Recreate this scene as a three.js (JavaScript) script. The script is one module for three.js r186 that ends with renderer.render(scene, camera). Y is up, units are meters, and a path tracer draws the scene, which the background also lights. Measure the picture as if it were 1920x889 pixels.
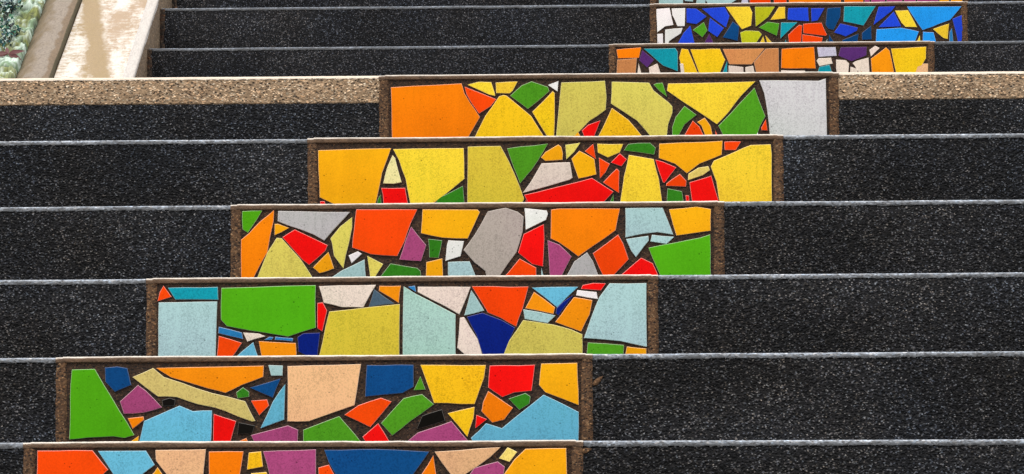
import * as THREE from 'three';
import { mergeGeometries } from 'three/addons/utils/BufferGeometryUtils.js';

// ------------------------------------------------------------------ camera, sky, sun, exposure
const scene = new THREE.Scene();
const camera = new THREE.PerspectiveCamera(2 * Math.atan(444.5 / 7403) * 180 / Math.PI, 1920 / 889, 0.1, 900);
camera.rotation.order = 'YXZ';
camera.position.set(0, -0.155, 6.681);
camera.rotation.set(0.07485, 0.03462, -0.00418);
scene.add(camera);

const SUN = new THREE.Vector3(-0.45, 0.95, 0.55).normalize();
{ // overcast sky: brighter towards the zenith and softly towards the veiled sun, with cloud mottling
  const w = 512, h = 256, d = new Float32Array(w * h * 4), v = new THREE.Vector3();
  for (let j = 0; j < h; j++) for (let i = 0; i < w; i++) {
    const el = ((j + 0.5) / h - 0.5) * Math.PI, az = ((i + 0.5) / w - 0.5) * 2 * Math.PI;
    v.set(Math.cos(el) * Math.cos(az), Math.sin(el), Math.cos(el) * Math.sin(az));
    let L = 1.75 * (1 + 2 * Math.max(0, v.y)) / 3;
    L *= 1 + 0.12 * Math.sin(v.x * 5 + 2 * Math.sin(v.z * 4)) * Math.sin(v.z * 6 + v.y * 5) + 0.35 * Math.pow(Math.max(0, v.dot(SUN)), 6);
    if (v.y < 0) L *= 0.35 + 0.65 * Math.exp(v.y * 8);
    d.set([L * 0.985, L, L * 1.04, 1], (j * w + i) * 4);
  }
  const t = new THREE.DataTexture(d, w, h, THREE.RGBAFormat, THREE.FloatType);
  t.mapping = THREE.EquirectangularReflectionMapping; t.magFilter = t.minFilter = THREE.LinearFilter; t.needsUpdate = true;
  scene.background = t; scene.environment = t;
}
const sun = new THREE.DirectionalLight(0xfff4e6, 0.9);
sun.position.copy(SUN).multiplyScalar(30); sun.castShadow = true; sun.shadow.radius = 40;
Object.assign(sun.shadow.camera, { left: -8, right: 8, top: 8, bottom: -8, near: 1, far: 80 });
sun.shadow.mapSize.set(2048, 2048);
scene.add(sun, sun.target);

const renderer = new THREE.WebGLRenderer({ antialias: true });
renderer.toneMapping = THREE.LinearToneMapping;
renderer.toneMappingExposure = 1.4;
renderer.shadowMap.enabled = true;

// ------------------------------------------------------------------ helpers
let seed = 7;
const rnd = () => { seed = (seed * 1664525 + 1013904223) >>> 0; return seed / 4294967296; };
const rr = (a, b) => a + (b - a) * rnd();
const hash = (x, y, s) => { let h = Math.imul(x | 0, 374761393) ^ Math.imul(y | 0, 668265263) ^ Math.imul(s | 0, 1274126177); h = Math.imul(h ^ (h >>> 13), 1274126177); return ((h ^ (h >>> 16)) >>> 0) / 4294967296; };
function vnoise(x, y, s = 0, px = 1 << 20, py = 1 << 20) {           // value noise, periodic in px, py cells
  const xi = Math.floor(x), yi = Math.floor(y), fx = x - xi, fy = y - yi, u = fx * fx * (3 - 2 * fx), w = fy * fy * (3 - 2 * fy);
  const m = (a, n) => ((a % n) + n) % n;
  const a = hash(m(xi, px), m(yi, py), s), b = hash(m(xi + 1, px), m(yi, py), s), c = hash(m(xi, px), m(yi + 1, py), s), e = hash(m(xi + 1, px), m(yi + 1, py), s);
  return a + (b - a) * u + (c - a) * w + (a - b - c + e) * u * w;
}
const clamp = (x, a = 0, b = 1) => Math.min(b, Math.max(a, x));
const toS = (c) => { c = clamp(c); return Math.round(255 * (c <= 0.0031308 ? c * 12.92 : 1.055 * Math.pow(c, 1 / 2.4) - 0.055)); };
function texture(w, h, mx, my, fn, srgb = true) {                    // fn(i, j) -> linear [r,g,b]; covers mx by my metres
  const d = new Uint8Array(w * h * 4);
  for (let j = 0; j < h; j++) for (let i = 0; i < w; i++) {
    const c = fn(i, j), o = (j * w + i) * 4;
    for (let k = 0; k < 3; k++) d[o + k] = srgb ? toS(c[k]) : Math.round(255 * clamp(c[k]));
    d[o + 3] = 255;
  }
  const t = new THREE.DataTexture(d, w, h);
  t.wrapS = t.wrapT = THREE.RepeatWrapping; t.magFilter = THREE.LinearFilter; t.minFilter = THREE.LinearMipmapLinearFilter; t.generateMipmaps = true;
  if (srgb) t.colorSpace = THREE.SRGBColorSpace;
  t.repeat.set(1 / mx, 1 / my); t.needsUpdate = true;
  return t;
}
// aggregate stone: matrix colour with thousands of small elongated chips stamped in; returns colour map and height map
function aggregate(w, h, mm, o) {
  const col = new Float32Array(w * h * 3), hgt = new Float32Array(w * h);
  for (let j = 0; j < h; j++) for (let i = 0; i < w; i++) {
    const k = j * w + i, n = vnoise(i / 2, j / 1.5, 3, w / 2, h / 1.5), g = hash(i, j, 11);
    const big = 0.75 + 0.5 * vnoise(i / 128, j / 64, 5, w / 128, h / 64);
    const f = big * (0.55 + 0.9 * n * g);
    for (let c = 0; c < 3; c++) col[k * 3 + c] = o.base[c] * f;
    hgt[k] = 0.35 + 0.3 * n;
  }
  for (let q = 0; q < o.count; q++) {
    const kind = o.kinds[Math.min(o.kinds.length - 1, Math.floor(o.pick(rnd()) * o.kinds.length))];
    const cx = rnd() * w, cy = rnd() * h, s = kind.s, ra = rr(0.5, 1) * s * 1.35 / mm, rb = rr(0.35, 0.8) * s / mm, t = rr(-0.5, 0.5), ct = Math.cos(t), st = Math.sin(t);
    const R = Math.ceil(ra), lv = rr(0.5, 1.3), tint = rr(-0.12, 0.12);
    for (let dy = -R; dy <= R; dy++) for (let dx = -R; dx <= R; dx++) {
      const u = (dx * ct + dy * st) / ra, v = (-dx * st + dy * ct) / rb, e = u * u + v * v;
      if (e > 1) continue;
      const i = (Math.floor(cx) + dx + w) % w, j = (Math.floor(cy) + dy + h) % h, k = j * w + i, a = clamp((1 - e) * 2.2);
      const cc = [kind.c[0] * lv * (1 + tint), kind.c[1] * lv, kind.c[2] * lv * (1 - tint)];
      for (let c = 0; c < 3; c++) col[k * 3 + c] += (cc[c] - col[k * 3 + c]) * a;
      hgt[k] += (kind.h - hgt[k]) * a;
    }
  }
  if (o.mottle) for (let j = 0; j < h; j++) for (let i = 0; i < w; i++) {      // old dust and damp: broad tone and tint changes
    const k = (j * w + i) * 3, a = vnoise(i / 256, j / 128, 61, w / 256, h / 128), e = vnoise(i / 64, j / 64, 62, w / 64, h / 64), t = vnoise(i / 128, j / 128, 63, w / 128, h / 128);
    const f = 0.5 + 0.75 * a + 0.35 * e, dust = 0.003 * Math.max(0, a - 0.4) * 2;
    col[k] = col[k] * f * (1.1 - 0.2 * t) + dust * 0.9; col[k + 1] = col[k + 1] * f + dust; col[k + 2] = col[k + 2] * f * (0.88 + 0.26 * t) + dust * 1.15;
  }
  const map = texture(w, h, w * mm / 1000, h * mm / 1000, (i, j) => { const k = (j * w + i) * 3; return [col[k], col[k + 1], col[k + 2]]; });
  const bump = texture(w, h, w * mm / 1000, h * mm / 1000, (i, j) => { const v = hgt[j * w + i]; return [v, v, v]; }, false);
  return { map, bumpMap: bump };
}
const std = (o) => new THREE.MeshStandardMaterial(o);

// ------------------------------------------------------------------ materials
const darkAgg = aggregate(2048, 1024, 1, {
  base: [0.0092, 0.0092, 0.010], mottle: 1, count: 230000, pick: (x) => x,
  kinds: [
    ...[2.6, 2.2, 2.8, 2].map((s) => ({ c: [0.0016, 0.0016, 0.0018], s, h: 0.1 })), ...[2.2, 2.4].map((s) => ({ c: [0.004, 0.004, 0.005], s, h: 0.3 })),
    ...[2.1, 1.9].map((s) => ({ c: [0.02, 0.02, 0.023], s, h: 0.6 })), { c: [0.045, 0.044, 0.041], s: 2.0, h: 0.7 }, { c: [0.07, 0.073, 0.085], s: 1.9, h: 0.75 },
    { c: [0.11, 0.115, 0.125], s: 1.8, h: 0.8 }, { c: [0.14, 0.14, 0.145], s: 1.7, h: 0.85 }, { c: [0.27, 0.27, 0.27], s: 1.5, h: 0.95 }] });
const warmAgg = aggregate(2048, 512, 1, {
  base: [0.34, 0.25, 0.165], count: 70000, pick: (x) => x,
  kinds: [
    { c: [0.03, 0.02, 0.012], s: 2.4, h: 0.0 }, { c: [0.12, 0.085, 0.055], s: 2.7, h: 0.2 }, { c: [0.20, 0.145, 0.095], s: 2.7, h: 0.4 }, { c: [0.40, 0.29, 0.195], s: 2.9, h: 0.7 },
    { c: [0.46, 0.34, 0.235], s: 2.9, h: 0.75 }, { c: [0.55, 0.44, 0.33], s: 2.6, h: 0.8 }, { c: [0.30, 0.235, 0.165], s: 3, h: 0.4 },
    { c: [0.74, 0.63, 0.50], s: 2.4, h: 1 }] });
const groutAgg = aggregate(1024, 512, 0.8, {
  base: [0.17, 0.108, 0.062], count: 30000, pick: (x) => x,
  kinds: [
    { c: [0.025, 0.014, 0.008], s: 2.6, h: 0.05 }, { c: [0.09, 0.054, 0.03], s: 2.6, h: 0.4 }, { c: [0.21, 0.135, 0.08], s: 2.4, h: 0.7 },
    { c: [0.27, 0.185, 0.12], s: 2.0, h: 0.8 }, { c: [0.42, 0.32, 0.22], s: 1.7, h: 1 }] });
const M = {
  darkStone: new THREE.MeshPhysicalMaterial({ ...darkAgg, bumpScale: 0.0026, roughness: 0.6, specularIntensity: 0.22 }),
  wornEdge: std({ color: new THREE.Color().setRGB(0.80, 0.83, 0.86), ...aggregate(1024, 128, 1, {
    base: [0.42, 0.44, 0.47], count: 7000, pick: (x) => x,
    kinds: [{ c: [0.05, 0.05, 0.055], s: 2.8, h: 0.1 }, { c: [0.2, 0.21, 0.225], s: 3, h: 0.5 }, { c: [0.5, 0.52, 0.55], s: 3.4, h: 0.8 }, { c: [0.65, 0.67, 0.7], s: 3, h: 1 }] }), bumpScale: 0.001, roughness: 0.6, vertexColors: true }),
  warmStone: std({ color: new THREE.Color().setRGB(1.12, 1.0, 0.85), ...warmAgg, bumpScale: 0.003, roughness: 0.8 }),
  warmEdge: std({ color: new THREE.Color().setRGB(0.60, 0.50, 0.39), bumpMap: warmAgg.bumpMap, bumpScale: 0.001, roughness: 0.75 }),
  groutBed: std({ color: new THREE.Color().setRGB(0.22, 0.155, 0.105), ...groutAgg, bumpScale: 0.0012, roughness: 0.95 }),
  grout: std({ color: new THREE.Color().setRGB(0.66, 0.50, 0.34), ...groutAgg, bumpScale: 0.0012, roughness: 0.92 }),
  wornEdgeUpper: null,
  groutTop: std({ bumpMap: groutAgg.bumpMap, bumpScale: 0.0009, roughness: 0.9, vertexColors: true }),
  mortar: std({ ...groutAgg, bumpScale: 0.001, roughness: 0.9, vertexColors: true }),
};
M.wornEdgeUpper = M.wornEdge.clone(); M.wornEdgeUpper.color.setRGB(0.42, 0.45, 0.49);
M.upperStone = M.darkStone.clone(); M.upperStone.color.setRGB(0.78, 0.79, 0.83); M.upperStone.bumpScale = 0.0014;
// glaze: faint mottling, fine grain, pinholes
const glaze = (speck, streak) => texture(512, 512, 0.3, 0.3, (i, j) => {
  let v = 0.93 + 0.12 * (vnoise(i / 48, j / 64, 1, 512 / 48 | 0, 8) - 0.5) + speck * (hash(i / 3 | 0, j / 3 | 0, 2) - 0.5) * 0.6 + speck * (vnoise(i / 3, j / 3, 4) - 0.5);
  v += streak * (vnoise(i / 7, j / 90, 9) - 0.5);
  const pi = i / 5 | 0, pj = j / 5 | 0, ph = hash(pi, pj, 21);                // dark pinholes in the glaze
  if (ph > 0.991) { const q = Math.hypot(i - pi * 5 - 2, j - pj * 5 - 2); if (q < 1 + 60 * (ph - 0.991) * 2.5) v *= 0.45; }
  const hue = 1 + 0.11 * (vnoise(i / 128, j / 170.67, 14, 4, 3) - 0.5);        // the glaze runs warmer and cooler in places
  return [v, v * hue, v];
}, false);
const glazes = [glaze(0.14, 0.05), glaze(0.34, 0.12)];
const PALETTE = {                                                     // glaze colours, linear
  orange: [0.86, 0.19, 0.002, 0, 'orange'], vermilion: [0.86, 0.055, 0.002, 0, 'red orange'], red: [0.86, 0.005, 0.004, 0, 'bright red'], tangerine: [0.86, 0.26, 0.004, 0, 'light orange'],
  amber: [0.84, 0.35, 0.005, 0, 'amber yellow'], gold: [0.86, 0.48, 0.010, 1, 'golden yellow'], yellow: [0.82, 0.54, 0.03, 1, 'yellow'], lemon: [0.76, 0.58, 0.14, 1, 'pale yellow'],
  cream: [0.76, 0.66, 0.30, 1, 'cream'], olive: [0.61, 0.525, 0.095, 1, 'olive yellow'], mustard: [0.60, 0.46, 0.038, 1, 'mustard'], sand: [0.60, 0.48, 0.15, 1, 'sand coloured'],
  lime: [0.45, 0.46, 0.012, 1, 'lime'], grass: [0.075, 0.36, 0.006, 0, 'grass green'], green: [0.07, 0.28, 0.012, 1, 'green'], fern: [0.028, 0.18, 0.010, 1, 'dark green'],
  white: [0.75, 0.72, 0.69, 0, 'white'], blush: [0.69, 0.575, 0.48, 1, 'pinkish white'], silver: [0.53, 0.525, 0.51, 1, 'silver grey'], grey: [0.38, 0.36, 0.355, 1, 'grey'],
  taupe: [0.36, 0.305, 0.265, 1, 'taupe grey'], aqua: [0.335, 0.50, 0.495, 1, 'pale blue'], mint: [0.33, 0.515, 0.435, 1, 'mint'], sky: [0.12, 0.41, 0.56, 1, 'sky blue'],
  azure: [0.015, 0.27, 0.72, 1, 'azure blue'], cobalt: [0.022, 0.19, 0.44, 1, 'mid blue'], blue: [0.014, 0.055, 0.56, 1, 'royal blue'], navy: [0.003, 0.013, 0.17, 1, 'navy blue'],
  ocean: [0.004, 0.055, 0.18, 1, 'deep blue'], teal: [0.006, 0.27, 0.33, 1, 'teal'], mauve: [0.34, 0.055, 0.16, 1, 'mauve'], purple: [0.085, 0.025, 0.14, 1, 'purple'],
  peach: [0.70, 0.40, 0.20, 1, 'peach'], copper: [0.56, 0.23, 0.075, 1, 'copper brown'], slate: [0.06, 0.10, 0.14, 1, 'slate blue'], lavender: [0.46, 0.45, 0.54, 1, 'lavender grey'], black: [0.006, 0.005, 0.004, 0, 'black'],
};
for (const k in PALETTE) {
  const [r, g, b, s, words] = PALETTE[k];
  const lum = 0.3 * r + 0.6 * g + 0.1 * b, e = lum > 0.1 ? 0.3 : 0.08;   // the ground edge shows the paler ceramic body
  PALETTE[k] = { words, rim: std({ color: new THREE.Color().setRGB(r + (0.8 - r) * e, g + (0.74 - g) * e, b + (0.64 - b) * e), roughness: 0.6 }), mats: [0.96, 1.06, 1.13].map((f) => new THREE.MeshPhysicalMaterial({ color: new THREE.Color().setRGB(clamp(r * f, 0, 0.86), clamp(g * f, 0, 0.86), clamp(b * f, 0, 0.86)), map: glazes[s], bumpMap: glazes[s], bumpScale: 0.00012, roughness: 0.38, specularIntensity: 0.05 })) };
}

// ------------------------------------------------------------------ geometry helpers
function metric(g, ox = 0, oy = 0) {                                  // uv in metres from the dominant axis of each face
  g = g.index ? g.toNonIndexed() : g;
  g.computeVertexNormals();
  const p = g.attributes.position, n = g.attributes.normal, uv = new Float32Array(p.count * 2);
  for (let i = 0; i < p.count; i++) {
    const ax = Math.abs(n.getX(i)), ay = Math.abs(n.getY(i)), az = Math.abs(n.getZ(i));
    const [u, v] = az >= ax && az >= ay ? [p.getX(i), p.getY(i)] : ay >= ax ? [p.getX(i), p.getZ(i)] : [p.getZ(i), p.getY(i)];
    uv[i * 2] = u + ox; uv[i * 2 + 1] = v + oy;
  }
  g.setAttribute('uv', new THREE.BufferAttribute(uv, 2));
  return g;
}
function box(x0, x1, y0, y1, z0, z1, slope = 0, xm = 0) {             // slope tilts the box along x about xm
  const g = new THREE.BoxGeometry(x1 - x0, y1 - y0, z1 - z0); g.translate((x0 + x1) / 2, (y0 + y1) / 2, (z0 + z1) / 2);
  const p = g.attributes.position;
  for (let i = 0; i < p.count; i++) p.setY(i, p.getY(i) + slope * (p.getX(i) - xm));
  return metric(g, rnd() * 3, rnd() * 3);
}
// a strip swept along x: profile(x, k) gives [y, z] for k = 0..m; smooth normals; optional colour(k, x)
function sweep(x0, x1, nx, m, profile, colour) {
  const pos = [], uv = [], idx = [], col = [], ou = rnd() * 3, ov = rnd() * 3;
  for (let i = 0; i <= nx; i++) {
    const x = x0 + (x1 - x0) * i / nx; let len = 0, last = null;
    for (let k = 0; k <= m; k++) {
      const [y, z, dx = 0] = profile(x, k, i);
      if (last) len += Math.hypot(y - last[0], z - last[1]);
      last = [y, z];
      pos.push(x + dx, y, z); uv.push(x + ou, len + ov);
      if (colour) col.push(...colour(k, x));
    }
  }
  for (let i = 0; i < nx; i++) for (let k = 0; k < m; k++) { const a = i * (m + 1) + k, b = a + m + 1; idx.push(a, b, a + 1, b, b + 1, a + 1); }
  const g = new THREE.BufferGeometry();
  g.setAttribute('position', new THREE.Float32BufferAttribute(pos, 3)); g.setAttribute('uv', new THREE.Float32BufferAttribute(uv, 2));
  if (colour) g.setAttribute('color', new THREE.Float32BufferAttribute(col, 3));
  g.setIndex(idx); g.computeVertexNormals();
  return g;
}
const used = {};
const numbered = (n) => { const k = used[n] = (used[n] ?? -1) + 1; return k ? `${n}_${String(k).padStart(3, '0')}` : n; };
function mesh(name, g, m, parent) { const o = new THREE.Mesh(g, m); o.name = name; o.castShadow = o.receiveShadow = true; parent.add(o); return o; }
function group(name, parent, x = 0, y = 0, z = 0) { const o = new THREE.Group(); o.name = parent === scene ? numbered(name) : name; o.position.set(x, y, z); parent.add(o); return o; }
function tag(o, label, category, more = {}) { o.userData = { label, ...(category && { category }), ...more }; return o; }

// ------------------------------------------------------------------ the setting: ground and the two flights
const H = 0.16, D = 0.30, LANDING = 2.757, UP = -(5 * D + LANDING);
const frontZ = (n) => (n <= 5 ? -n * D : UP - (n - 6) * D);
// measured height (mm) and tilt (mm per m) of each nosing line
const EDGE = { 0: [-0.3, -1.67], 1: [160.5, 1.05], 2: [319.4, 1.22], 3: [479.6, 0.51], 4: [637.7, 0.11], 5: [798.3, -1.05], 8: [1277.7, 0.48], 9: [1435.8, -0.44], 10: [1595.4, -0.44] };
const edge = (n) => (EDGE[n] ? [EDGE[n][0] / 1000, EDGE[n][1] / 1000] : [n * H, 0]);
const LEFT = -1.47, X0 = -4, X1 = 4;

{
  const g = new THREE.CircleGeometry(400, 64); g.rotateX(-Math.PI / 2); g.translate(0, -1.6, 0);
  tag(mesh('ground', metric(g), std({ color: new THREE.Color().setRGB(0.26, 0.25, 0.23), bumpMap: warmAgg.bumpMap, bumpScale: 0.002, roughness: 0.9 }), scene), 'grey paving at the foot of the stairs', null, { kind: 'structure' });
}
function nosing(parent, x0, x1, n, mat, r, out, drop, up = 0, colour) {
  const [a, b] = edge(n), z = frontZ(n), fine = x1 - x0 > 1 ? Math.round((x1 - x0) * 200) : 40;
  const g = sweep(x0, x1, n < 0 ? 8 : fine, 9, (x, k, i) => {
    const top = a + b * x + up + 0.0008 * (vnoise(x * 9, n * 7.3, 2) - 0.5), f = z + out;
    const wear = r * (0.88 + 0.24 * vnoise(x * 22, n * 3.1, 4));
    const nz = 0.0008 * (hash(i, k, n + 50) - 0.5), ny = 0.0005 * (hash(i, k, n + 90) - 0.5);
    if (k === 0) return [top - drop - 0.0018 * vnoise(x * 90, n, 6), f - 0.003];
    if (k === 1) return [top - drop + 0.001 + 0.0018 * vnoise(x * 90, n + 5, 6), f + nz];
    if (k === 9) return [top, z - 0.03];
    const t = (k - 2) / 6 * Math.PI / 2;
    return [top - wear * (1 - Math.sin(t)) + ny * (k < 8), f - wear * (1 - Math.cos(t)) + nz];
  }, colour);
  return mesh('nosing', g, mat, parent);
}
function step(parent, n, x0, x1, riserTop = 0.008) {
  const [a, b] = edge(n), z = frontZ(n), low = edge(n - 1)[0] - 0.02;
  const s = group('step', parent);
  mesh('riser', box(x0, x1, low, a - riserTop, z - 0.06, z, b, 0), n > 5 ? M.upperStone : M.darkStone, s);
  if (n !== 5) {
    mesh('tread', box(x0, x1, a - 0.04, a - 0.0008, frontZ(n + 1) - 0.03, z - 0.025, b, 0), M.darkStone, s);
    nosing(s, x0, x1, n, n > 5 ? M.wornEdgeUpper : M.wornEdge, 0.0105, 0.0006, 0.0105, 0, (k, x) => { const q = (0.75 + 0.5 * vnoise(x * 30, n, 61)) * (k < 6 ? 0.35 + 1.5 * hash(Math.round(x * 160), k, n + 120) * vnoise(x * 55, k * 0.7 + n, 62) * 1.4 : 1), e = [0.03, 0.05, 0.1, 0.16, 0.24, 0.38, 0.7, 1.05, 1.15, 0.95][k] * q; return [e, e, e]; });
  }
  return s;
}
const lower = tag(group('staircase', scene), 'lower flight of wide black speckled stone steps below the landing', 'staircase');
for (let n = -9; n <= 5; n++) step(lower, n, X0, X1, n === 5 ? 0.058 : 0.008);
const upper = tag(group('staircase', scene), 'upper flight of black speckled stone steps above the landing, beside the ochre slope', 'staircase');
for (let n = 6; n <= 13; n++) {
  const s = step(upper, n, LEFT, X1), z = frontZ(n), low = edge(n - 1)[0], top = edge(n)[0] + edge(n)[1] * LEFT;
  const g = sweep(-0.012, 0.010, 8, 24, (x, k, i) => {                // ragged mortar where the step meets the side
    const t = k / 24, out = 0.004 * Math.sin(Math.PI * (i + 0.5) / 9) * vnoise(t * 9 + n * 3, i * 0.8, 71) + (i === 8 ? -0.002 : 0.0015);
    return [low + (top - 0.004 - low) * t, z + out, i > 5 ? 0.008 * (vnoise(t * 8, n * 2.3, 72) - 0.5) : 0];
  }, (k, x) => { const q = vnoise(k * 0.7, n * 3.1, 73), d = 0.15 + 0.9 * vnoise(k * 0.45 + 9, x * 90 + n, 74); return q > 0.6 ? [0.8 * d, 0.5 * d, 0.3 * d] : [0.6 * d, 0.55 * d, 0.5 * d]; });
  g.translate(LEFT, 0, 0); mesh('end_mortar', g, M.mortar, s);
}

{ // landing of warm granular stone; its front edge shows above the top riser of the lower flight
  const l = tag(group('landing', scene), 'landing with a beige granular stone edge between the two flights', null, { kind: 'structure' });
  const [a, b] = edge(5), z = frontZ(5);
  tag(mesh('edge_stone', sweep(X0, X1, 1000, 3, (x, k) => [a + b * x - [0.0565 + 0.003 * vnoise(x * 60, 1, 8), 0.054 + 0.0025 * vnoise(x * 80, 4, 8), 0.02, 0.006][k], z + [-0.004, 0.0003, 0.0003, 0.0003][k]]), M.warmStone, l), 'beige granular front edge');
  nosing(l, X0, X1, 5, M.warmEdge, 0.007, 0.0006, 0.0075);
  mesh('paving', box(X0, X1, a - 0.05, a - 0.0008, UP - 0.03, z - 0.02, b, 0), M.warmStone, l);
}

// ------------------------------------------------------------------ the sloping side of the upper flight
const slopeY = (z) => edge(8)[0] + 0.038 + (H / D) * (frontZ(8) - z);
const S0 = -4.22, S1 = -6.9;
// a strip running up the slope: cross-section points [x, h] (h above the slope line); normals smooth
function run(points, ns, wob = 0, sd = 1) {
  const pos = [], uv = [], idx = [], m = points.length - 1;
  for (let i = 0; i <= ns; i++) {
    const z = S0 + (S1 - S0) * i / ns; let len = 0;
    points.forEach(([x, h], k) => {
      if (k) len += Math.hypot(x - points[k - 1][0], h - points[k - 1][1]);
      const w = wob * (vnoise(z * 14, k * 3.7, sd) - 0.5) + wob * 0.6 * (vnoise(z * 60, k * 5.1, sd + 1) - 0.5);
      pos.push(x + w, slopeY(z) + h + w * 0.6, z); uv.push(len, (S0 - z) * 1.134);
    });
  }
  for (let i = 0; i < ns; i++) for (let k = 0; k < m; k++) { const a = i * (m + 1) + k, b = a + m + 1; idx.push(a, a + 1, b, a + 1, b + 1, b); }
  const g = new THREE.BufferGeometry();
  g.setAttribute('position', new THREE.Float32BufferAttribute(pos, 3)); g.setAttribute('uv', new THREE.Float32BufferAttribute(uv, 2));
  g.setIndex(idx); g.computeVertexNormals();
  return g;
}
const mix = (a, b, t) => a.map((v, i) => v + (b[i] - v) * t);
const smooth = (a, b, x) => { const t = clamp((x - a) / (b - a)); return t * t * (3 - 2 * t); };
{
  const c = tag(group('stair_side_slope', scene), 'ochre stained sloping stone with painted sky reflections beside the upper flight, and a raised curb', 'stair side');
  // sky reflections painted in white over ochre stained stone, in long tongues (u across, s up the slope, both in metres)
  const stainAndReflection = texture(256, 1024, 0.21, 1.6, (i, j) => {
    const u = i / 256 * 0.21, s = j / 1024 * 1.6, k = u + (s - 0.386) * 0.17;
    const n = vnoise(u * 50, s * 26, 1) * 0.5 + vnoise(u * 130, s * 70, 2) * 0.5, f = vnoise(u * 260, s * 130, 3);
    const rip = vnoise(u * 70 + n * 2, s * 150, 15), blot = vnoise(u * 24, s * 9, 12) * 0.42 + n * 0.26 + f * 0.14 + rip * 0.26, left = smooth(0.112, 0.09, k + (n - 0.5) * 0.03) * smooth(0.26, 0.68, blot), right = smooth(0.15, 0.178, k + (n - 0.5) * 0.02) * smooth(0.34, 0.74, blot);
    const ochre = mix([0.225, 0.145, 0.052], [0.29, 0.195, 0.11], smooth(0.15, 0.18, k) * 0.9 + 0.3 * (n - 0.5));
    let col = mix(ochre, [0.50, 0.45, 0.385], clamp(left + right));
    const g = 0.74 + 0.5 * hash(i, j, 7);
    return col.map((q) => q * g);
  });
  tag(mesh('slope_face', run([[-1.706, 0.0005], [-1.66, -0.001], [-1.6, -0.002], [-1.55, -0.001], [-1.508, 0.0005]], 80), std({ map: stainAndReflection, roughness: 0.55 }), c), 'ochre stained slope with painted white reflections');
  mesh('edge_lip', run([[-1.508, -0.004], [-1.507, 0.0015], [-1.503, 0.003], [-1.482, 0.003], [-1.4775, 0.0015], [-1.4755, -0.003], [-1.4752, -0.01]], 200, 0.0012, 4), std({ map: texture(64, 512, 0.03, 0.6, (i, j) => { const v = 0.85 + 0.25 * vnoise(i / 6, j / 9, 5) - 0.2 * hash(i, j, 3) * hash(i, j, 4); return [0.42 * v, 0.38 * v, 0.335 * v]; }), roughness: 0.7 }), c);
  mesh('side_face', run([[-1.4752, -0.008], [-1.475, -0.05], [-1.475, -0.14], [-1.475, -0.5]], 120, 0.002, 6), std({ ...groutAgg, color: new THREE.Color().setRGB(1.3, 1.35, 1.3), bumpScale: 0.0015, roughness: 0.95 }), c);
  const curbTex = texture(256, 1024, 0.155, 0.9, (i, j) => {
    const u = i / 256, v = j / 1024, n = vnoise(u * 8, v * 30, 5), f = vnoise(u * 40, v * 160, 6) * 0.6 + hash(i, j, 9) * 0.4;
    let col = mix([0.135, 0.095, 0.05], [0.205, 0.165, 0.125], smooth(0.4, 0.72, u + (n - 0.5) * 0.3)); col = mix(col, [0.14, 0.095, 0.055], smooth(0.86, 0.93, u + (n - 0.5) * 0.1));
    col = mix(col, [0.045, 0.036, 0.009], smooth(0.42, 0.22, u + (n - 0.5) * 0.16) * 0.85);
    if (f < 0.2) col = mix(col, [0.1, 0.07, 0.05], 0.5);
    return col.map((q) => q * (0.72 + 0.5 * f));
  });
  mesh('curb', run([[-1.829, -0.05], [-1.826, -0.022], [-1.815, -0.008], [-1.80, 0.004], [-1.788, 0.014], [-1.775, 0.019], [-1.74, 0.02], [-1.718, 0.019], [-1.711, 0.014], [-1.7095, -0.006]], 220, 0.0035, 9), std({ map: curbTex, roughness: 0.9, bumpMap: groutAgg.bumpMap, bumpScale: 0.001 }), c);
  mesh('end_face', box(-1.822, -1.477, 0.79, slopeY(S0) - 0.004, S0 - 0.05, S0 + 0.002), std({ color: new THREE.Color().setRGB(0.22, 0.17, 0.12), roughness: 0.9 }), c);
  mesh('joint', run([[-1.712, -0.006], [-1.704, -0.003]], 20), std({ color: new THREE.Color().setRGB(0.14, 0.085, 0.04), roughness: 1 }), c);
}
{ // rough pale green bank left of the curb
  const nx = 150, nz = 420, pos = [], idx = [], col = [];
  for (let j = 0; j <= nz; j++) for (let i = 0; i <= nx; i++) {
    const x = -1.818 - 2.4 * Math.pow(i / nx, 2.2), z = S0 + (S1 - S0) * Math.max(0, j - 1) / (nz - 1);
    const n1 = vnoise(x * 14, z * 26, 31), n2 = vnoise(x * 50 + n1 * 2, z * 70, 32), n3 = vnoise(x * 120, z * 190, 33);
    const h = -0.03 + 0.016 * n1 + 0.02 * n2 + 0.013 * n3 - 0.03 * smooth(-1.83, -1.818, x);
    pos.push(x, j ? slopeY(z) + h : 0.78, z + 0.012 * n2);
    const ol = smooth(0.52, 0.75, vnoise(x * 22, z * 24, 36)), wh = smooth(0.45, 0.75, vnoise(x * 30, z * 60, 37));
    let c = mix([0.15, 0.22, 0.125], [0.38, 0.47, 0.38], wh); c = mix(c, [0.16, 0.165, 0.03], ol * 0.8); c = mix(c, [0.04, 0.05, 0.03], 0.85 * smooth(0.36, 0.16, n3)); c = mix(c, [0.56, 0.64, 0.56], smooth(0.62, 0.88, n3) * 0.6);
    const f = 0.65 + 0.6 * hash(i, j, 38); col.push(c[0] * f, c[1] * f, c[2] * f);
  }
  for (let j = 0; j < nz; j++) for (let i = 0; i < nx; i++) { const a = j * (nx + 1) + i, b = a + nx + 1; idx.push(a, b, a + 1, b, b + 1, a + 1); }
  const g = new THREE.BufferGeometry(); g.setAttribute('position', new THREE.Float32BufferAttribute(pos, 3)); g.setAttribute('color', new THREE.Float32BufferAttribute(col, 3)); g.setIndex(idx); g.computeVertexNormals();
  tag(mesh('rough_bank', g, std({ vertexColors: true, roughness: 0.9, side: THREE.DoubleSide }), scene), 'rough pale green lichened bank beside the curb at the upper left', null, { kind: 'structure' });
}
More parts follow.
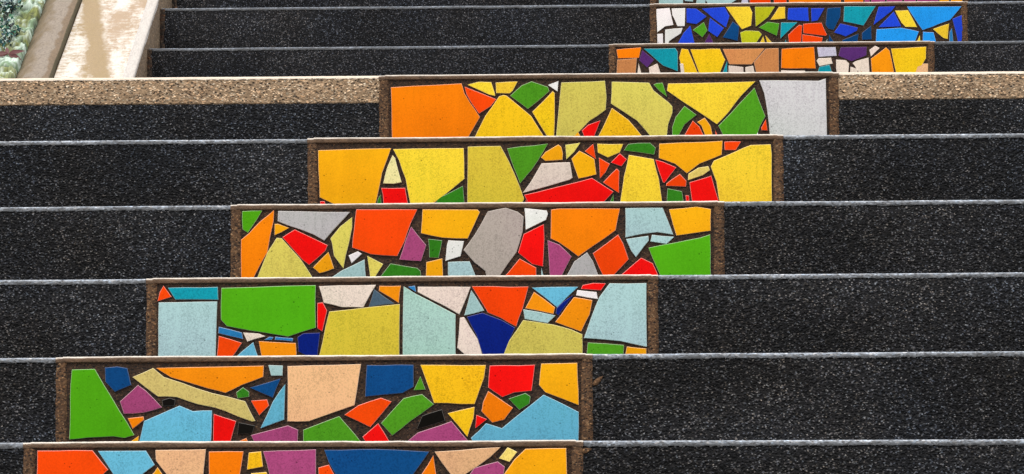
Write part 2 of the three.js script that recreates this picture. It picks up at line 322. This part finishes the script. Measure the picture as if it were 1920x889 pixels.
function leafGeo(len, wid, curl) {                                    // a pointed leaf, folded along its midrib
  const pos = [], idx = [], N = 6;
  for (let i = 0; i <= N; i++) { const t = i / N, w = wid * Math.sin(Math.PI * Math.pow(t, 0.75)) * 0.5, y = len * t, z = -curl * t * t; pos.push(-w, y, z + w * 0.35, 0, y, z, w, y, z + w * 0.35); }
  for (let i = 0; i < N; i++) for (let k = 0; k < 2; k++) { const a = i * 3 + k, b = a + 3; idx.push(a, a + 1, b, a + 1, b + 1, b); }
  const g = new THREE.BufferGeometry(); g.setAttribute('position', new THREE.Float32BufferAttribute(pos, 3)); g.setIndex(idx); g.computeVertexNormals(); return g;
}
{ // dark teal creeping plant at the far left
  const base = new THREE.Vector3(-1.895, slopeY(-4.95) + 0.0, -4.95);
  const s = tag(group('creeping_plant', scene, base.x, base.y, base.z), 'dark teal small leaved plant creeping over the bank in the top left corner', 'plant');
  const leaves = [], stems = [], o = new THREE.Object3D(), cc = new THREE.Color();
  for (let q = 0; q < 64; q++) {
    const az = rr(-0.35, 0.2), a = new THREE.Vector3(-1.905 + (base.z + az + 5.13) * 0.085 - 0.16 * rnd() ** 2 - base.x, slopeY(base.z + az) - slopeY(base.z) + 0.004, az);
    const b = a.clone().add(new THREE.Vector3(rr(-0.03, 0.03), rr(0.01, 0.035), rr(-0.05, 0.05)));
    const mid = a.clone().lerp(b, 0.5); mid.y += 0.03;
    const cv = new THREE.QuadraticBezierCurve3(a, mid, b);
    stems.push(new THREE.TubeGeometry(cv, 6, 0.0015, 4));
    for (let k = 0; k < 26; k++) {
      const g = leafGeo(rr(0.009, 0.018), rr(0.005, 0.009), rr(0, 0.006)), p = cv.getPoint(rr(0.05, 1));
      o.position.copy(p).add(new THREE.Vector3(rr(-0.02, 0.02), rr(-0.012, 0.016), rr(-0.02, 0.02))); o.rotation.set(rr(-1.8, 0.6), rr(-3, 3), rr(-1.2, 1.2)); o.updateMatrix(); g.applyMatrix4(o.matrix);
      const t = rnd(); if (t < 0.5) cc.setRGB(0.004, 0.085 * rr(0.4, 1.6), 0.07 * rr(0.4, 1.4)); else if (t < 0.76) cc.setRGB(0.008, 0.02, 0.02); else cc.setRGB(0.36, 0.46, 0.42);
      g.setAttribute('color', new THREE.Float32BufferAttribute(Array.from({ length: g.attributes.position.count }, () => [cc.r, cc.g, cc.b]).flat(), 3));
      leaves.push(g);
    }
  }
  mesh('stem', mergeGeometries(stems), std({ color: new THREE.Color().setRGB(0.05, 0.04, 0.03) }), s).userData = { kind: 'stuff' };
  mesh('foliage', mergeGeometries(leaves), std({ vertexColors: true, roughness: 0.5, side: THREE.DoubleSide }), s).userData = { kind: 'stuff' };
}
{ // dark red leaf lying on the bank
  const z = -4.70, s = tag(group('fallen_leaf', scene, -1.862, slopeY(z) + 0.012, z), 'dark red pointed leaf lying on the pale green bank at the left edge', 'leaf');
  const parts = [];
  for (const [len, wid, ang] of [[0.05, 0.016, -1.25], [0.042, 0.017, -1.95], [0.05, 0.02, 1.6], [0.03, 0.012, 0.3]]) {
    const g = leafGeo(len, wid, 0.008); g.rotateZ(ang); g.rotateX(-0.45); parts.push(g);
  }
  mesh('blade', mergeGeometries(parts), std({ color: new THREE.Color().setRGB(0.075, 0.008, 0.007), roughness: 0.55, side: THREE.DoubleSide }), s);
  mesh('stalk', new THREE.TubeGeometry(new THREE.QuadraticBezierCurve3(new THREE.Vector3(0, 0, 0), new THREE.Vector3(-0.02, -0.006, 0.01), new THREE.Vector3(-0.04, -0.004, 0.012)), 6, 0.0012, 5), std({ color: new THREE.Color().setRGB(0.08, 0.02, 0.012) }), s);
}

// ------------------------------------------------------------------ mosaic panels
const PROUD = 0.0042, BED = 0.0008;
function tileGeo(pts) {                                               // outline in mm, a little uneven as broken ceramic is; bevelled edge
  const out = [], n = pts.length / 2;
  for (let i = 0; i < n; i++) {
    const ax = pts[i * 2], ay = pts[i * 2 + 1], bx = pts[(i * 2 + 2) % pts.length], by = pts[(i * 2 + 3) % pts.length], l = Math.hypot(bx - ax, by - ay);
    out.push(new THREE.Vector2(ax / 1000, ay / 1000));
    const parts = l > 70 ? 3 : l > 32 ? 2 : 1;
    for (let k = 1; k < parts; k++) { const t = (k + rr(-0.15, 0.15)) / parts, w = rr(-0.7, 0.7); out.push(new THREE.Vector2((ax + (bx - ax) * t - (by - ay) / l * w) / 1000, (ay + (by - ay) * t + (bx - ax) / l * w) / 1000)); }
  }
  let area = 0; for (let i = 0; i < out.length; i++) { const a = out[i], b = out[(i + 1) % out.length]; area += a.x * b.y - b.x * a.y; }
  const bev = Math.abs(area) < 1.2e-4 ? 0.0005 : 0.0008;
  const g = new THREE.ExtrudeGeometry(new THREE.Shape(out), { depth: PROUD - BED, bevelEnabled: true, bevelThickness: bev, bevelSize: bev, bevelOffset: -bev, bevelSegments: 1, steps: 1 });
  g.translate(0, 0, -bev);
  const uv = g.attributes.uv, ou = rnd(), ov = rnd();
  for (let i = 0; i < uv.count; i++) uv.setXY(i, uv.getX(i) + ou, uv.getY(i) + ov);
  return g;
}
function panel(n, { x: cx, width: w, text }, tiles) {
  const [a, b] = edge(n), z = frontZ(n), top0 = a + b * cx, y0 = n - 1 in EDGE ? edge(n - 1)[0] + edge(n - 1)[1] * cx : top0 - H, hgt = top0 - y0, hw = w / 2;
  const p = tag(group('mosaic_panel', scene, cx, y0, z), text, 'mosaic panel', { group: 'mosaic panels set on the stair risers' });
  mesh('grout_bed', box(-hw + 0.004, hw - 0.004, 0.001, hgt - 0.006, -0.01, BED, b, 0), M.groutBed, p);
  for (const s of [-1, 1]) {                                         // plain grout margins at both ends
    const g = sweep(-0.0105, 0.0105, 6, 40, (x, k, i) => {
      const e = i === 0 || i === 6, t = k / 40, jit = 0.0016 * (vnoise(t * 14, n * 5 + s + i * 2.1, 41) - 0.5) * (e ? 1.6 : 1);
      return [0.001 + (hgt + b * s * hw - 0.003) * t, (e ? BED - 0.001 : PROUD - 0.0004) + 0.0012 * (vnoise(t * 22, i + n * 3, 42) - 0.5), jit];
    });
    g.translate(s * (hw - 0.0095), 0, 0);
    // sweep() faces away for a profile that climbs in front; turn it
    mesh('margin', g, M.grout, p);
  }
  const r = 0.0055, m = 9;
  const strip = sweep(-hw - 0.001, hw + 0.001, 420, m, (x, k, i) => {
    const wave = 0.0026 * (vnoise(x * 7, n * 2.7, 51) - 0.5) + 0.0012 * (vnoise(x * 30, n * 4.7, 52) - 0.5), end = Math.abs(x) > hw - 0.012 ? -0.0012 : 0;
    const top = hgt + b * x + 0.0012 + wave * 0.6 + end, f = PROUD + 0.0004;
    if (k === 0) return [top - 0.0115 - wave, BED - 0.002];
    if (k === 1) return [top - 0.0105 - wave, f - 0.0012 + 0.0006 * hash(i, n, 3)];
    if (k === 2) return [top - 0.009, f + 0.0007 * (hash(i, n, 5) - 0.5)];
    if (k === m) return [top, -0.034];
    const t = (k - 3) / 5 * Math.PI / 2;
    return [top - r * (1 - Math.sin(t)) + 0.0003 * (hash(i, k, n) - 0.5), f - r * (1 - Math.cos(t)) + 0.0006 * (hash(i, k, n + 3) - 0.5)];
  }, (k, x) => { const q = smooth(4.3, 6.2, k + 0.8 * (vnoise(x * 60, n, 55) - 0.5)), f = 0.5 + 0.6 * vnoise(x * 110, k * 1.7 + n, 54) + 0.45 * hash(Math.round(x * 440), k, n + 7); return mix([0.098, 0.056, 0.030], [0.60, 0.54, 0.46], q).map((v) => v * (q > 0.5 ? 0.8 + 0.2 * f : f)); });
  mesh('top_margin', strip, M.groutTop, p);
  if (n < 2) {                                                        // a smear of mortar left on the stone beside the right margin
    const g = new THREE.SphereGeometry(1, 14, 8), q = g.attributes.position;
    for (let i = 0; i < q.count; i++) { const f = 0.75 + 0.5 * vnoise(q.getX(i) * 2 + 9, q.getY(i) * 2 + n, 77); q.setXYZ(i, q.getX(i) * 0.011 * f, q.getY(i) * 0.0045 * f, q.getZ(i) * 0.0025); }
    g.rotateZ(n ? 0.75 : 0.1); g.translate(hw + (n ? 0.01 : 0.004), n ? 0.112 : hgt - 0.017, 0.0005); g.computeVertexNormals(); mesh('mortar_smear', metric(g), M.grout, p);
  }
  const count = {}; for (const [c] of tiles) count[c] = (count[c] || 0) + 1;
  for (const [c, ...pts] of tiles) {
    const k = PALETTE[c], t = mesh('tile', tileGeo(pts), [k.mats[Math.floor(rnd() * 3)], k.rim], p);
    t.position.z = BED - 0.0002 + rr(-0.0005, 0.0005); t.rotation.x = rr(-0.004, 0.004); t.rotation.y = rr(-0.0015, 0.0015);
    if (count[c] === 1) t.userData = { label: `the one ${k.words} tile in this panel` };
  }
  return p;
}

// riser 0
panel(0, { x: -0.588, width: 0.949, text: "mosaic panel on the lowest riser shown, with a wide deep blue tile" }, [
  ['vermilion', -451, 147, -357, 147, -330, 114, -365, 85, -453, 63],
  ['sky', -348, 146, -266, 146, -251, 122, -299, 85, -322, 107],
  ['peach', -250, 147, -164, 148, -173, 67, -202, 67, -231, 106, -249, 129],
  ['orange', -159, 144, -100, 144, -110, 82, -157, 62],
  ['amber', -253, 108, -246, 118, -210, 67, -284, 62, -289, 75],
  ['gold', -91, 142, -70, 144, -67, 118, -94, 113],
  ['gold', -87, 107, -61, 109, -47, 61, -100, 56],
  ['mauve', -67, 144, 23, 147, 23, 81, -38, 61, -56, 105],
  ['vermilion', 27, 116, 45, 121, 66, 83, 31, 66],
  ['ocean', 37, 146, 125, 147, 215, 142, 188, 104, 155, 65, 87, 66, 56, 105, 45, 124],
  ['orange', 222, 136, 233, 65, 178, 70, 202, 104],
  ['peach', 224, 142, 336, 149, 318, 132, 277, 104, 262, 90, 251, 104],
  ['mauve', 291, 114, 331, 125, 343, 116, 333, 64, 267, 60, 280, 98],
  ['lemon', 348, 149, 364, 141, 351, 124, 333, 130],
  ['amber', 378, 146, 447, 147, 449, 59, 344, 57, 342, 104, 359, 128],
]);
// riser 1
panel(1, { x: -0.577, width: 0.952, text: "mosaic panel with a long bent sand coloured tile and two black tiles" }, [
  ['grass', -448, 137, -407, 138, -377, 88, -336, 20, -354, 15, -374, 18, -420, 16, -452, 13, -451, 88],
  ['ocean', -389, 140, -367, 142, -349, 139, -342, 109, -371, 97, -388, 115],
  ['mauve', -330, 109, -316, 99, -287, 69, -319, 60, -355, 58, -362, 80],
  ['sand', -340, 123, -303, 139, -284, 123, -198, 94, -139, 79, -121, 44, -127, 43, -193, 68, -223, 74, -261, 87, -294, 88],
  ['tangerine', -298, 139, -106, 142, -107, 122, -145, 108, -174, 94, -205, 102, -271, 122],
  ['black', -287, 82, -273, 86, -263, 82, -265, 72, -286, 71],
  ['orange', -348, 50, -320, 53, -319, 47, -339, 31],
  ['sky', -256, 72, -232, 62, -198, 63, -200, 3, -329, 3, -319, 45],
  ['amber', -328, 19, -330, 3, -351, 3],
  ['red', -195, 57, -155, 44, -166, 3, -196, 3],
  ['black', -151, 42, -122, 36, -126, 23, -153, 20],
  ['fern', -143, 104, -132, 96, -132, 87, -153, 84, -155, 95],
  ['ocean', -76, 119, -90, 85, -131, 103],
  ['aqua', -98, 143, -72, 142, -73, 124, -93, 124],
  ['vermilion', -129, 80, -100, 82, -97, 71, -114, 54],
  ['sky', -68, 109, -70, 46, -112, 31, -90, 78],
  ['mauve', -63, 36, -45, 28, -46, 3, -121, 3, -129, 19],
  ['orange', -137, 14, -132, 3, -163, 3],
  ['peach', 67, 144, 55, 71, -6, 50, -26, 43, -64, 43, -64, 141],
  ['green', 28, 52, 40, 38, 69, 3, -36, 3, -36, 28],
  ['ocean', 77, 142, 160, 142, 160, 103, 140, 92, 74, 86],
  ['vermilion', 102, 84, 121, 77, 103, 55, 83, 32, 37, 54, 62, 71],
  ['red', 97, 39, 119, 3, 77, 3, 69, 15],
  ['green', 172, 122, 181, 98, 160, 97],
  ['green', 142, 83, 175, 90, 196, 72, 155, 43, 122, 17, 102, 39],
  ['black', 175, 52, 210, 63, 216, 43, 165, 28],
  ['gold', 172, 142, 288, 141, 285, 119, 268, 72, 196, 74],
  ['gold', 268, 67, 266, 47, 255, 14, 220, 56],
  ['mauve', 227, 42, 260, 3, 144, 3, 167, 22, 195, 31],
  ['red', 295, 140, 375, 141, 369, 95, 338, 92, 317, 84, 292, 101],
  ['orange', 292, 95, 336, 65, 320, 44, 299, 39, 280, 59, 283, 76],
  ['red', 271, 53, 290, 45, 269, 29],
  ['fern', 328, 81, 358, 91, 367, 85, 365, 72, 347, 61],
  ['amber', 386, 143, 450, 144, 452, 69, 393, 92, 382, 105],
  ['sky', 390, 88, 452, 57, 451, 3, 266, 3, 261, 12, 288, 38, 316, 29],
]);
// riser 2
panel(2, { x: -0.457, width: 0.947, text: "mosaic panel with a big green tile and pale blue tiles at both ends" }, [
  ['vermilion', -442, 145, -427, 124, -453, 116, -449, 133],
  ['teal', -434, 141, -341, 142, -340, 118, -420, 119],
  ['aqua', -451, 114, -342, 115, -345, 4, -452, 3],
  ['grass', -334, 140, -159, 144, -159, 65, -210, 49, -283, 61, -324, 69, -335, 81],
  ['cobalt', -339, 68, -296, 57, -294, 45, -340, 56],
  ['vermilion', -339, 51, -296, 38, -320, 4, -343, 3],
  ['blush', -294, 57, -265, 55, -252, 50, -286, 40],
  ['sky', -275, 39, -263, 4, -316, 4],
  ['cobalt', -245, 49, -237, 48, -241, 43, -255, 43],
  ['cobalt', -234, 49, -201, 46, -202, 40, -235, 43],
  ['tangerine', -265, 41, -196, 37, -195, 4, -258, 4],
  ['navy', -182, 55, -151, 56, -157, 5, -191, 21, -193, 48],
  ['white', -190, 5, -175, 4, -176, 3, -191, 3],
  ['blush', -153, 142, -47, 144, -57, 128, -71, 102, -111, 103, -144, 111],
  ['red', -156, 111, -146, 112, -138, 97, -147, 58, -156, 64],
  ['slate', -51, 136, -13, 109, -61, 103],
  ['tangerine', -41, 142, -1, 142, -5, 110, -42, 133],
  ['mustard', -134, 95, -3, 108, -4, 4, -155, 4],
  ['mint', 4, 141, 28, 126, 100, 88, 100, 5, 2, 5],
  ['cobalt', 12, 140, 25, 142, 27, 130],
  ['blush', 30, 140, 128, 139, 116, 109, 107, 88, 78, 105, 30, 130],
  ['aqua', 129, 133, 138, 120, 153, 95, 116, 86],
  ['vermilion', 130, 140, 235, 139, 224, 98, 212, 65, 184, 81, 160, 91, 146, 114],
  ['navy', 121, 84, 150, 91, 184, 78, 210, 63, 185, 5, 153, 5, 138, 51],
  ['blush', 108, 82, 116, 83, 141, 42, 151, 5, 127, 5, 103, 26],
  ['teal', 108, 5, 115, 5, 107, 5],
  ['sky', 241, 137, 327, 138, 288, 100],
  ['tangerine', 245, 129, 284, 100, 281, 88, 229, 99],
  ['aqua', 225, 97, 285, 85, 270, 71, 228, 79],
  ['navy', 318, 123, 307, 108, 290, 85, 285, 89, 287, 99, 298, 110],
  ['red', 335, 141, 355, 145, 378, 144, 369, 131, 332, 134],
  ['white', 325, 132, 361, 128, 363, 115, 323, 122],
  ['tangerine', 319, 119, 353, 113, 348, 87, 332, 55, 284, 73, 304, 100],
  ['olive', 225, 77, 282, 68, 314, 59, 334, 50, 334, 5, 185, 5, 198, 38],
  ['aqua', 385, 144, 453, 144, 453, 26, 404, 37, 337, 43, 349, 77, 366, 119],
  ['green', 344, 35, 411, 30, 409, 5, 341, 5],
  ['amber', 416, 27, 452, 23, 452, 5, 412, 5],
]);
// riser 3
panel(3, { x: -0.33, width: 0.951, text: "mosaic panel of red orange, grey and taupe tiles with a big taupe tile" }, [
  ['grass', -454, 148, -415, 149, -427, 129, -443, 106, -453, 113],
  ['orange', -392, 150, -393, 129, -405, 68, -440, 5, -456, 5, -456, 93, -441, 105, -418, 129],
  ['grey', -384, 148, -245, 145, -295, 90, -314, 101, -385, 128],
  ['amber', -391, 123, -384, 123, -363, 115, -379, 106, -391, 101],
  ['red', -352, 112, -288, 81, -293, 70, -324, 43, -337, 53, -376, 97, -367, 103],
  ['olive', -387, 96, -377, 95, -341, 55, -309, 5, -430, 5, -405, 68],
  ['amber', -287, 68, -276, 36, -292, 30, -304, 27, -317, 38],
  ['olive', -241, 135, -241, 115, -258, 36, -276, 60, -280, 85, -283, 94, -264, 117],
  ['white', -248, 61, -230, 69, -222, 64, -242, 46],
  ['aqua', -217, 53, -213, 5, -304, 5, -261, 32],
  ['olive', -212, 60, -181, 44, -205, 5],
  ['vermilion', -233, 150, -115, 149, -128, 122, -140, 87, -154, 59, -205, 63, -241, 76, -237, 115],
  ['mauve', -127, 116, -98, 80, -108, 49, -150, 52, -138, 89],
  ['fern', -94, 92, -67, 89, -74, 55, -92, 56],
  ['white', -55, 89, -25, 87, -32, 58, -61, 49, -58, 80],
  ['amber', -105, 149, 1, 148, 6, 143, -18, 92, -67, 94, -108, 103],
  ['fern', -167, 45, -115, 36, -109, 30, -106, 5, -197, 5],
  ['amber', -98, 47, -67, 54, -65, 5, -100, 5],
  ['aqua', -56, 47, -14, 48, 2, 5, -55, 5],
  ['taupe', 56, 151, 79, 143, 90, 134, 88, 105, 76, 65, 33, 5, 21, 5, 16, 29, -5, 46, -26, 70, -4, 100, 21, 144],
  ['white', 92, 150, 135, 145, 137, 138, 133, 127, 94, 108],
  ['red', 129, 119, 130, 90, 127, 37, 106, 42, 79, 64, 90, 100],
  ['vermilion', 82, 53, 114, 35, 114, 5, 41, 5],
  ['aqua', 124, 35, 131, 5, 123, 5],
  ['mauve', 136, 88, 159, 79, 182, 56, 156, 5, 141, 5],
  ['orange', 143, 147, 159, 149, 276, 148, 267, 106, 195, 56, 177, 70, 157, 84, 142, 91],
  ['grey', 212, 64, 223, 47, 239, 5, 164, 5, 187, 46],
  ['vermilion', 272, 98, 282, 80, 292, 50, 249, 5, 223, 62],
  ['red', 316, 53, 338, 42, 354, 5, 329, 5, 259, 5],
  ['aqua', 286, 149, 358, 149, 378, 97, 348, 102, 320, 99, 286, 92],
  ['aqua', 287, 89, 330, 95, 331, 86, 322, 75, 306, 54, 297, 66],
  ['aqua', 337, 97, 380, 93, 365, 79, 334, 84],
  ['amber', 370, 146, 423, 151, 451, 146, 450, 104, 384, 95],
  ['grass', 449, 97, 450, 5, 358, 5, 330, 72, 383, 82, 430, 91],
]);
// riser 4
panel(4, { x: -0.206, width: 0.953, text: "mostly yellow and amber mosaic panel with a long red tile at its foot" }, [
  ['amber', -456, 134, -309, 137, -327, 88, -345, 5, -385, 5, -453, 39],
  ['red', -452, 31, -443, 31, -434, 5, -452, 5],
  ['cream', -306, 123, -301, 117, -288, 68, -304, 65, -325, 66, -317, 98],
  ['red', -329, 57, -281, 57, -272, 5, -324, 5, -326, 44],
  ['fern', -330, 44, -328, 5, -340, 5, -336, 35],
  ['yellow', -305, 135, -163, 136, -162, 74, -248, 5, -267, 5, -280, 75, -293, 112],
  ['fern', -165, 60, -161, 5, -217, 5, -218, 34],
  ['amber', -222, 33, -221, 5, -234, 5],
  ['mustard', -155, 139, -89, 140, -72, 108, -50, 56, -42, 33, -56, 5, -156, 5],
  ['green', -76, 135, 6, 144, -14, 110, -27, 91, -50, 64, -62, 94],
  ['red', -39, 32, -25, 5, -39, 5],
  ['blush', -7, 104, 50, 106, 55, 75, 50, 71, 5, 58, -45, 45, -30, 65],
  ['red', 94, 74, 137, 46, 97, 5, -25, 5, -42, 41, 5, 52],
  ['amber', 27, 142, 33, 137, 36, 124, 35, 111, 1, 109, -8, 116, 1, 127],
  ['olive', 41, 141, 71, 145, 58, 126, 43, 112],
  ['vermilion', 97, 143, 102, 112, 80, 128],
  ['amber', 69, 129, 99, 112, 103, 81, 67, 73, 53, 113],
  ['yellow', 105, 143, 157, 142, 150, 125, 126, 115, 106, 125],
  ['vermilion', 108, 115, 130, 102, 121, 85, 110, 73],
  ['red', 150, 123, 164, 111, 153, 97, 132, 105],
  ['vermilion', 144, 93, 149, 87, 148, 43, 116, 65],
  ['fern', 137, 41, 138, 5, 119, 5],
  ['fern', 158, 129, 167, 142, 188, 144, 211, 144, 222, 134, 219, 120, 188, 125],
  ['yellow', 168, 120, 218, 111, 228, 71, 237, 5, 147, 5, 158, 77],
  ['amber', 229, 142, 356, 147, 354, 119, 309, 101, 284, 82, 261, 101, 228, 113],
  ['red', 221, 110, 236, 106, 263, 94, 239, 63, 236, 64],
  ['vermilion', 270, 81, 283, 67, 282, 55, 242, 57, 243, 62],
  ['fern', 245, 52, 274, 46, 279, 5, 243, 5],
  ['red', 281, 38, 288, 37, 289, 5, 283, 5],
  ['lemon', 287, 81, 307, 93, 327, 96, 330, 88, 316, 78, 286, 68],
  ['red', 333, 77, 352, 5, 297, 5, 289, 64],
  ['vermilion', 359, 145, 393, 145, 382, 128, 360, 128],
  ['yellow', 412, 138, 452, 139, 454, 119, 454, 5, 352, 5, 343, 64, 332, 95, 338, 107, 379, 124],
]);
// riser 5
panel(5, { x: -0.081, width: 0.956, text: "mosaic panel in the beige landing edge, big orange tile left, silver tile right" }, [
  ['orange', -454, 136, -306, 143, -300, 122, -288, 102, -268, 72, -307, 5, -425, 5, -451, 5],
  ['vermilion', -300, 136, -234, 109, -246, 94, -270, 79, -286, 102, -296, 120],
  ['yellow', -294, 140, -270, 146, -244, 145, -237, 122, -236, 116, -249, 119, -277, 132],
  ['yellow', -235, 144, -189, 146, -200, 126, -206, 121, -234, 122],
  ['green', -205, 116, -180, 138, -160, 146, -126, 134, -123, 125, -168, 88],
  ['white', -126, 138, -104, 146, -106, 124],
  ['gold', -218, 118, -212, 116, -161, 73, -118, 5, -292, 5, -257, 74, -228, 115],
  ['gold', -116, 125, -112, 121, -112, 90, -114, 5, -159, 82],
  ['olive', -98, 143, -7, 146, -4, 111, -6, 85, -40, 62, -96, 5, -113, 5, -104, 85],
  ['red', -17, 63, -40, 5, -56, 42, -43, 54],
  ['amber', -64, 40, -46, 5, -94, 5],
  ['gold', -34, 5, 7, 89, 41, 64, 91, 5],
  ['olive', 7, 144, 85, 141, 94, 125, 125, 100, 133, 91, 133, 78, 124, 54, 118, 5, 106, 5, 59, 62, 5, 98],
  ['green', 94, 137, 100, 140, 113, 141, 122, 111, 105, 125],
  ['yellow', 124, 139, 306, 142, 275, 111, 252, 81, 225, 53, 174, 88, 122, 124],
  ['green', 158, 92, 183, 73, 158, 53, 132, 5, 132, 47, 139, 68],
  ['vermilion', 175, 61, 189, 48, 208, 5, 141, 5],
  ['amber', 184, 58, 200, 67, 212, 50, 221, 5, 210, 5, 193, 50],
  ['vermilion', 222, 41, 235, 5, 223, 5, 221, 5],
  ['green', 304, 129, 313, 103, 326, 69, 315, 49, 301, 5, 249, 5, 228, 50],
  ['vermilion', 327, 63, 330, 39, 318, 40, 317, 45],
  ['white', 309, 36, 322, 5, 319, 5, 302, 5],
  ['silver', 314, 144, 437, 142, 452, 147, 453, 5, 338, 5, 330, 81, 324, 117],
]);
// riser 8
panel(8, { x: 0.365, width: 0.953, text: "mosaic panel of copper, purple and golden tiles directly above the landing edge" }, [
  ['orange', -455, 143, -382, 149, -389, 118, -451, 117],
  ['copper', -453, 113, -395, 117, -404, 5, -456, 5],
  ['purple', -379, 141, -344, 112, -365, 89, -388, 110],
  ['teal', -375, 145, -282, 146, -275, 135, -275, 77, -318, 94],
  ['blush', -390, 102, -362, 5, -400, 5],
  ['blush', -335, 101, -303, 5, -306, 5, -353, 5, -360, 89],
  ['gold', -264, 144, -245, 142, -190, 5, -239, 5, -271, 117],
  ['gold', -238, 142, -151, 143, -136, 110, -180, 5, -189, 5],
  ['blush', -269, 100, -259, 100, -246, 5, -259, 5],
  ['teal', -130, 107, -130, 5, -170, 5],
  ['copper', -143, 142, -20, 143, -58, 96, -124, 97],
  ['copper', -17, 142, 21, 143, 21, 5, -30, 5, -52, 102],
  ['blush', -126, 93, -83, 88, -79, 5, -126, 5],
  ['blush', -77, 88, -54, 92, -38, 5, -74, 5],
  ['orange', 30, 141, 125, 146, 129, 82, 28, 84],
  ['blush', 28, 78, 98, 76, 98, 5, 26, 5],
  ['lavender', 134, 145, 188, 145, 191, 119, 138, 116],
  ['blush', 132, 105, 138, 113, 174, 114, 179, 96, 140, 89],
  ['teal', 140, 87, 170, 93, 194, 5, 114, 5],
  ['blush', 189, 108, 217, 106, 227, 96, 216, 5, 202, 5, 189, 81],
  ['purple', 203, 144, 279, 145, 278, 120, 234, 103, 196, 119],
  ['blush', 237, 97, 246, 103, 284, 113, 290, 5, 243, 90],
  ['blush', 231, 87, 254, 78, 225, 5],
  ['peach', 246, 5, 262, 75, 281, 5],
  ['blush', 287, 136, 304, 148, 317, 141, 291, 116],
  ['tangerine', 291, 110, 336, 143, 346, 133, 370, 5, 295, 5],
  ['gold', 350, 139, 453, 144, 452, 110, 393, 5, 377, 5],
  ['peach', 430, 94, 458, 94, 456, 5, 398, 5],
]);
// riser 9
panel(9, { x: 0.487, width: 0.954, text: "mostly blue mosaic panel with four white tiles at its left end" }, [
  ['white', -458, 142, -418, 145, -407, 93, -432, 89, -456, 71],
  ['white', -412, 143, -371, 144, -373, 89, -395, 89, -410, 123],
  ['white', -456, 66, -439, 67, -439, 5, -456, 5],
  ['white', -432, 79, -379, 84, -385, 67, -420, 44, -434, 5],
  ['blue', -367, 143, -338, 142, -307, 118, -338, 95, -367, 100],
  ['blue', -321, 142, -252, 146, -238, 119, -249, 84, -290, 115],
  ['blue', -356, 91, -337, 5, -412, 5, -377, 68],
  ['green', -315, 101, -305, 75, -320, 55, -349, 77],
  ['blue', -297, 114, -255, 82, -275, 55, -302, 74],
  ['purple', -299, 66, -274, 5, -330, 5],
  ['ocean', -228, 102, -209, 87, -214, 43, -259, 54],
  ['yellow', -249, 147, -177, 147, -169, 129, -173, 89, -201, 78],
  ['lime', -161, 146, -101, 146, -121, 115, -159, 86],
  ['yellow', -89, 145, -70, 145, -70, 110, -115, 106],
  ['lime', -206, 68, -191, 74, -150, 72, -141, 62, -179, 5, -197, 5],
  ['green', -123, 100, -88, 95, -96, 57, -150, 83],
  ['yellow', -137, 57, -123, 5, -161, 5],
  ['yellow', -131, 60, -83, 5, -84, 5, -117, 5],
  ['teal', -83, 98, -33, 98, -85, 49],
  ['blue', -61, 141, -1, 142, 1, 101, -63, 106],
  ['blue', 8, 140, 48, 140, 27, 103, 9, 100],
  ['ocean', 57, 140, 97, 142, 95, 113, 75, 74, 60, 77, 51, 89],
  ['teal', 107, 145, 202, 145, 165, 86, 105, 99],
  ['vermilion', -29, 90, -19, 88, -25, 5, -55, 5, -62, 60],
  ['vermilion', -16, 93, 39, 96, 55, 59, 51, 56, -16, 65],
  ['vermilion', -19, 61, 42, 51, 32, 5, -20, 5],
  ['teal', -70, 47, -58, 5, -80, 5],
  ['aqua', 56, 48, 53, 5, 41, 5],
  ['blue', 95, 93, 148, 80, 145, 71, 111, 54, 76, 66],
  ['ocean', 61, 59, 97, 5, 95, 5, 59, 5],
  ['ocean', 150, 62, 140, 5, 104, 5, 101, 43],
  ['ocean', 188, 86, 189, 44, 160, 43, 160, 64],
  ['blue', 211, 143, 261, 144, 250, 130, 195, 88],
  ['blue', 256, 128, 278, 83, 210, 81],
  ['yellow', 260, 131, 299, 132, 326, 80, 291, 81, 279, 94],
  ['azure', 296, 143, 460, 142, 425, 101, 342, 71, 321, 102],
  ['azure', 204, 75, 276, 79, 331, 67, 306, 5, 199, 5],
  ['yellow', 334, 56, 335, 5, 310, 5],
  ['azure', 343, 66, 375, 64, 389, 5, 341, 5],
  ['yellow', 422, 90, 417, 43, 405, 46, 373, 74],
  ['cobalt', 430, 77, 437, 5, 421, 5, 423, 64],
  ['blue', 462, 116, 462, 58, 453, 5, 444, 55, 432, 104],
]);
// riser 10
panel(10, { x: 0.502, width: 0.98, text: "topmost mosaic panel of aqua, orange and pink tiles, only a sliver showing" }, [
  ['aqua', -465, 142, -392, 142, -389, 5, -464, 5],
  ['aqua', -385, 138, -349, 113, -359, 46, -384, 48],
  ['aqua', -353, 5, -340, 113, -309, 88, -331, 5],
  ['aqua', -325, 60, -300, 128, -244, 140, -211, 59, -294, 5],
  ['lavender', -238, 137, -195, 140, -189, 52, -186, 5, -219, 5, -204, 68],
  ['vermilion', -188, 137, -124, 139, -118, 5, -182, 5],
  ['vermilion', -111, 130, -71, 132, -69, 5, -84, 5, -108, 5],
  ['orange', -62, 135, 99, 137, 98, 5, -63, 5],
  ['orange', 109, 135, 165, 125, 167, 5, 108, 5],
  ['mauve', 171, 112, 186, 135, 186, 5, 170, 5],
  ['mauve', 192, 135, 236, 131, 232, 5, 190, 5],
  ['mauve', 241, 128, 288, 137, 286, 5, 238, 5],
  ['mauve', 293, 111, 327, 133, 329, 5, 292, 5],
  ['mauve', 334, 133, 397, 136, 398, 5, 333, 5],
  ['amber', 402, 133, 433, 136, 430, 5, 401, 5],
  ['amber', 438, 132, 473, 132, 471, 5, 436, 5],
]);

renderer.render(scene, camera);
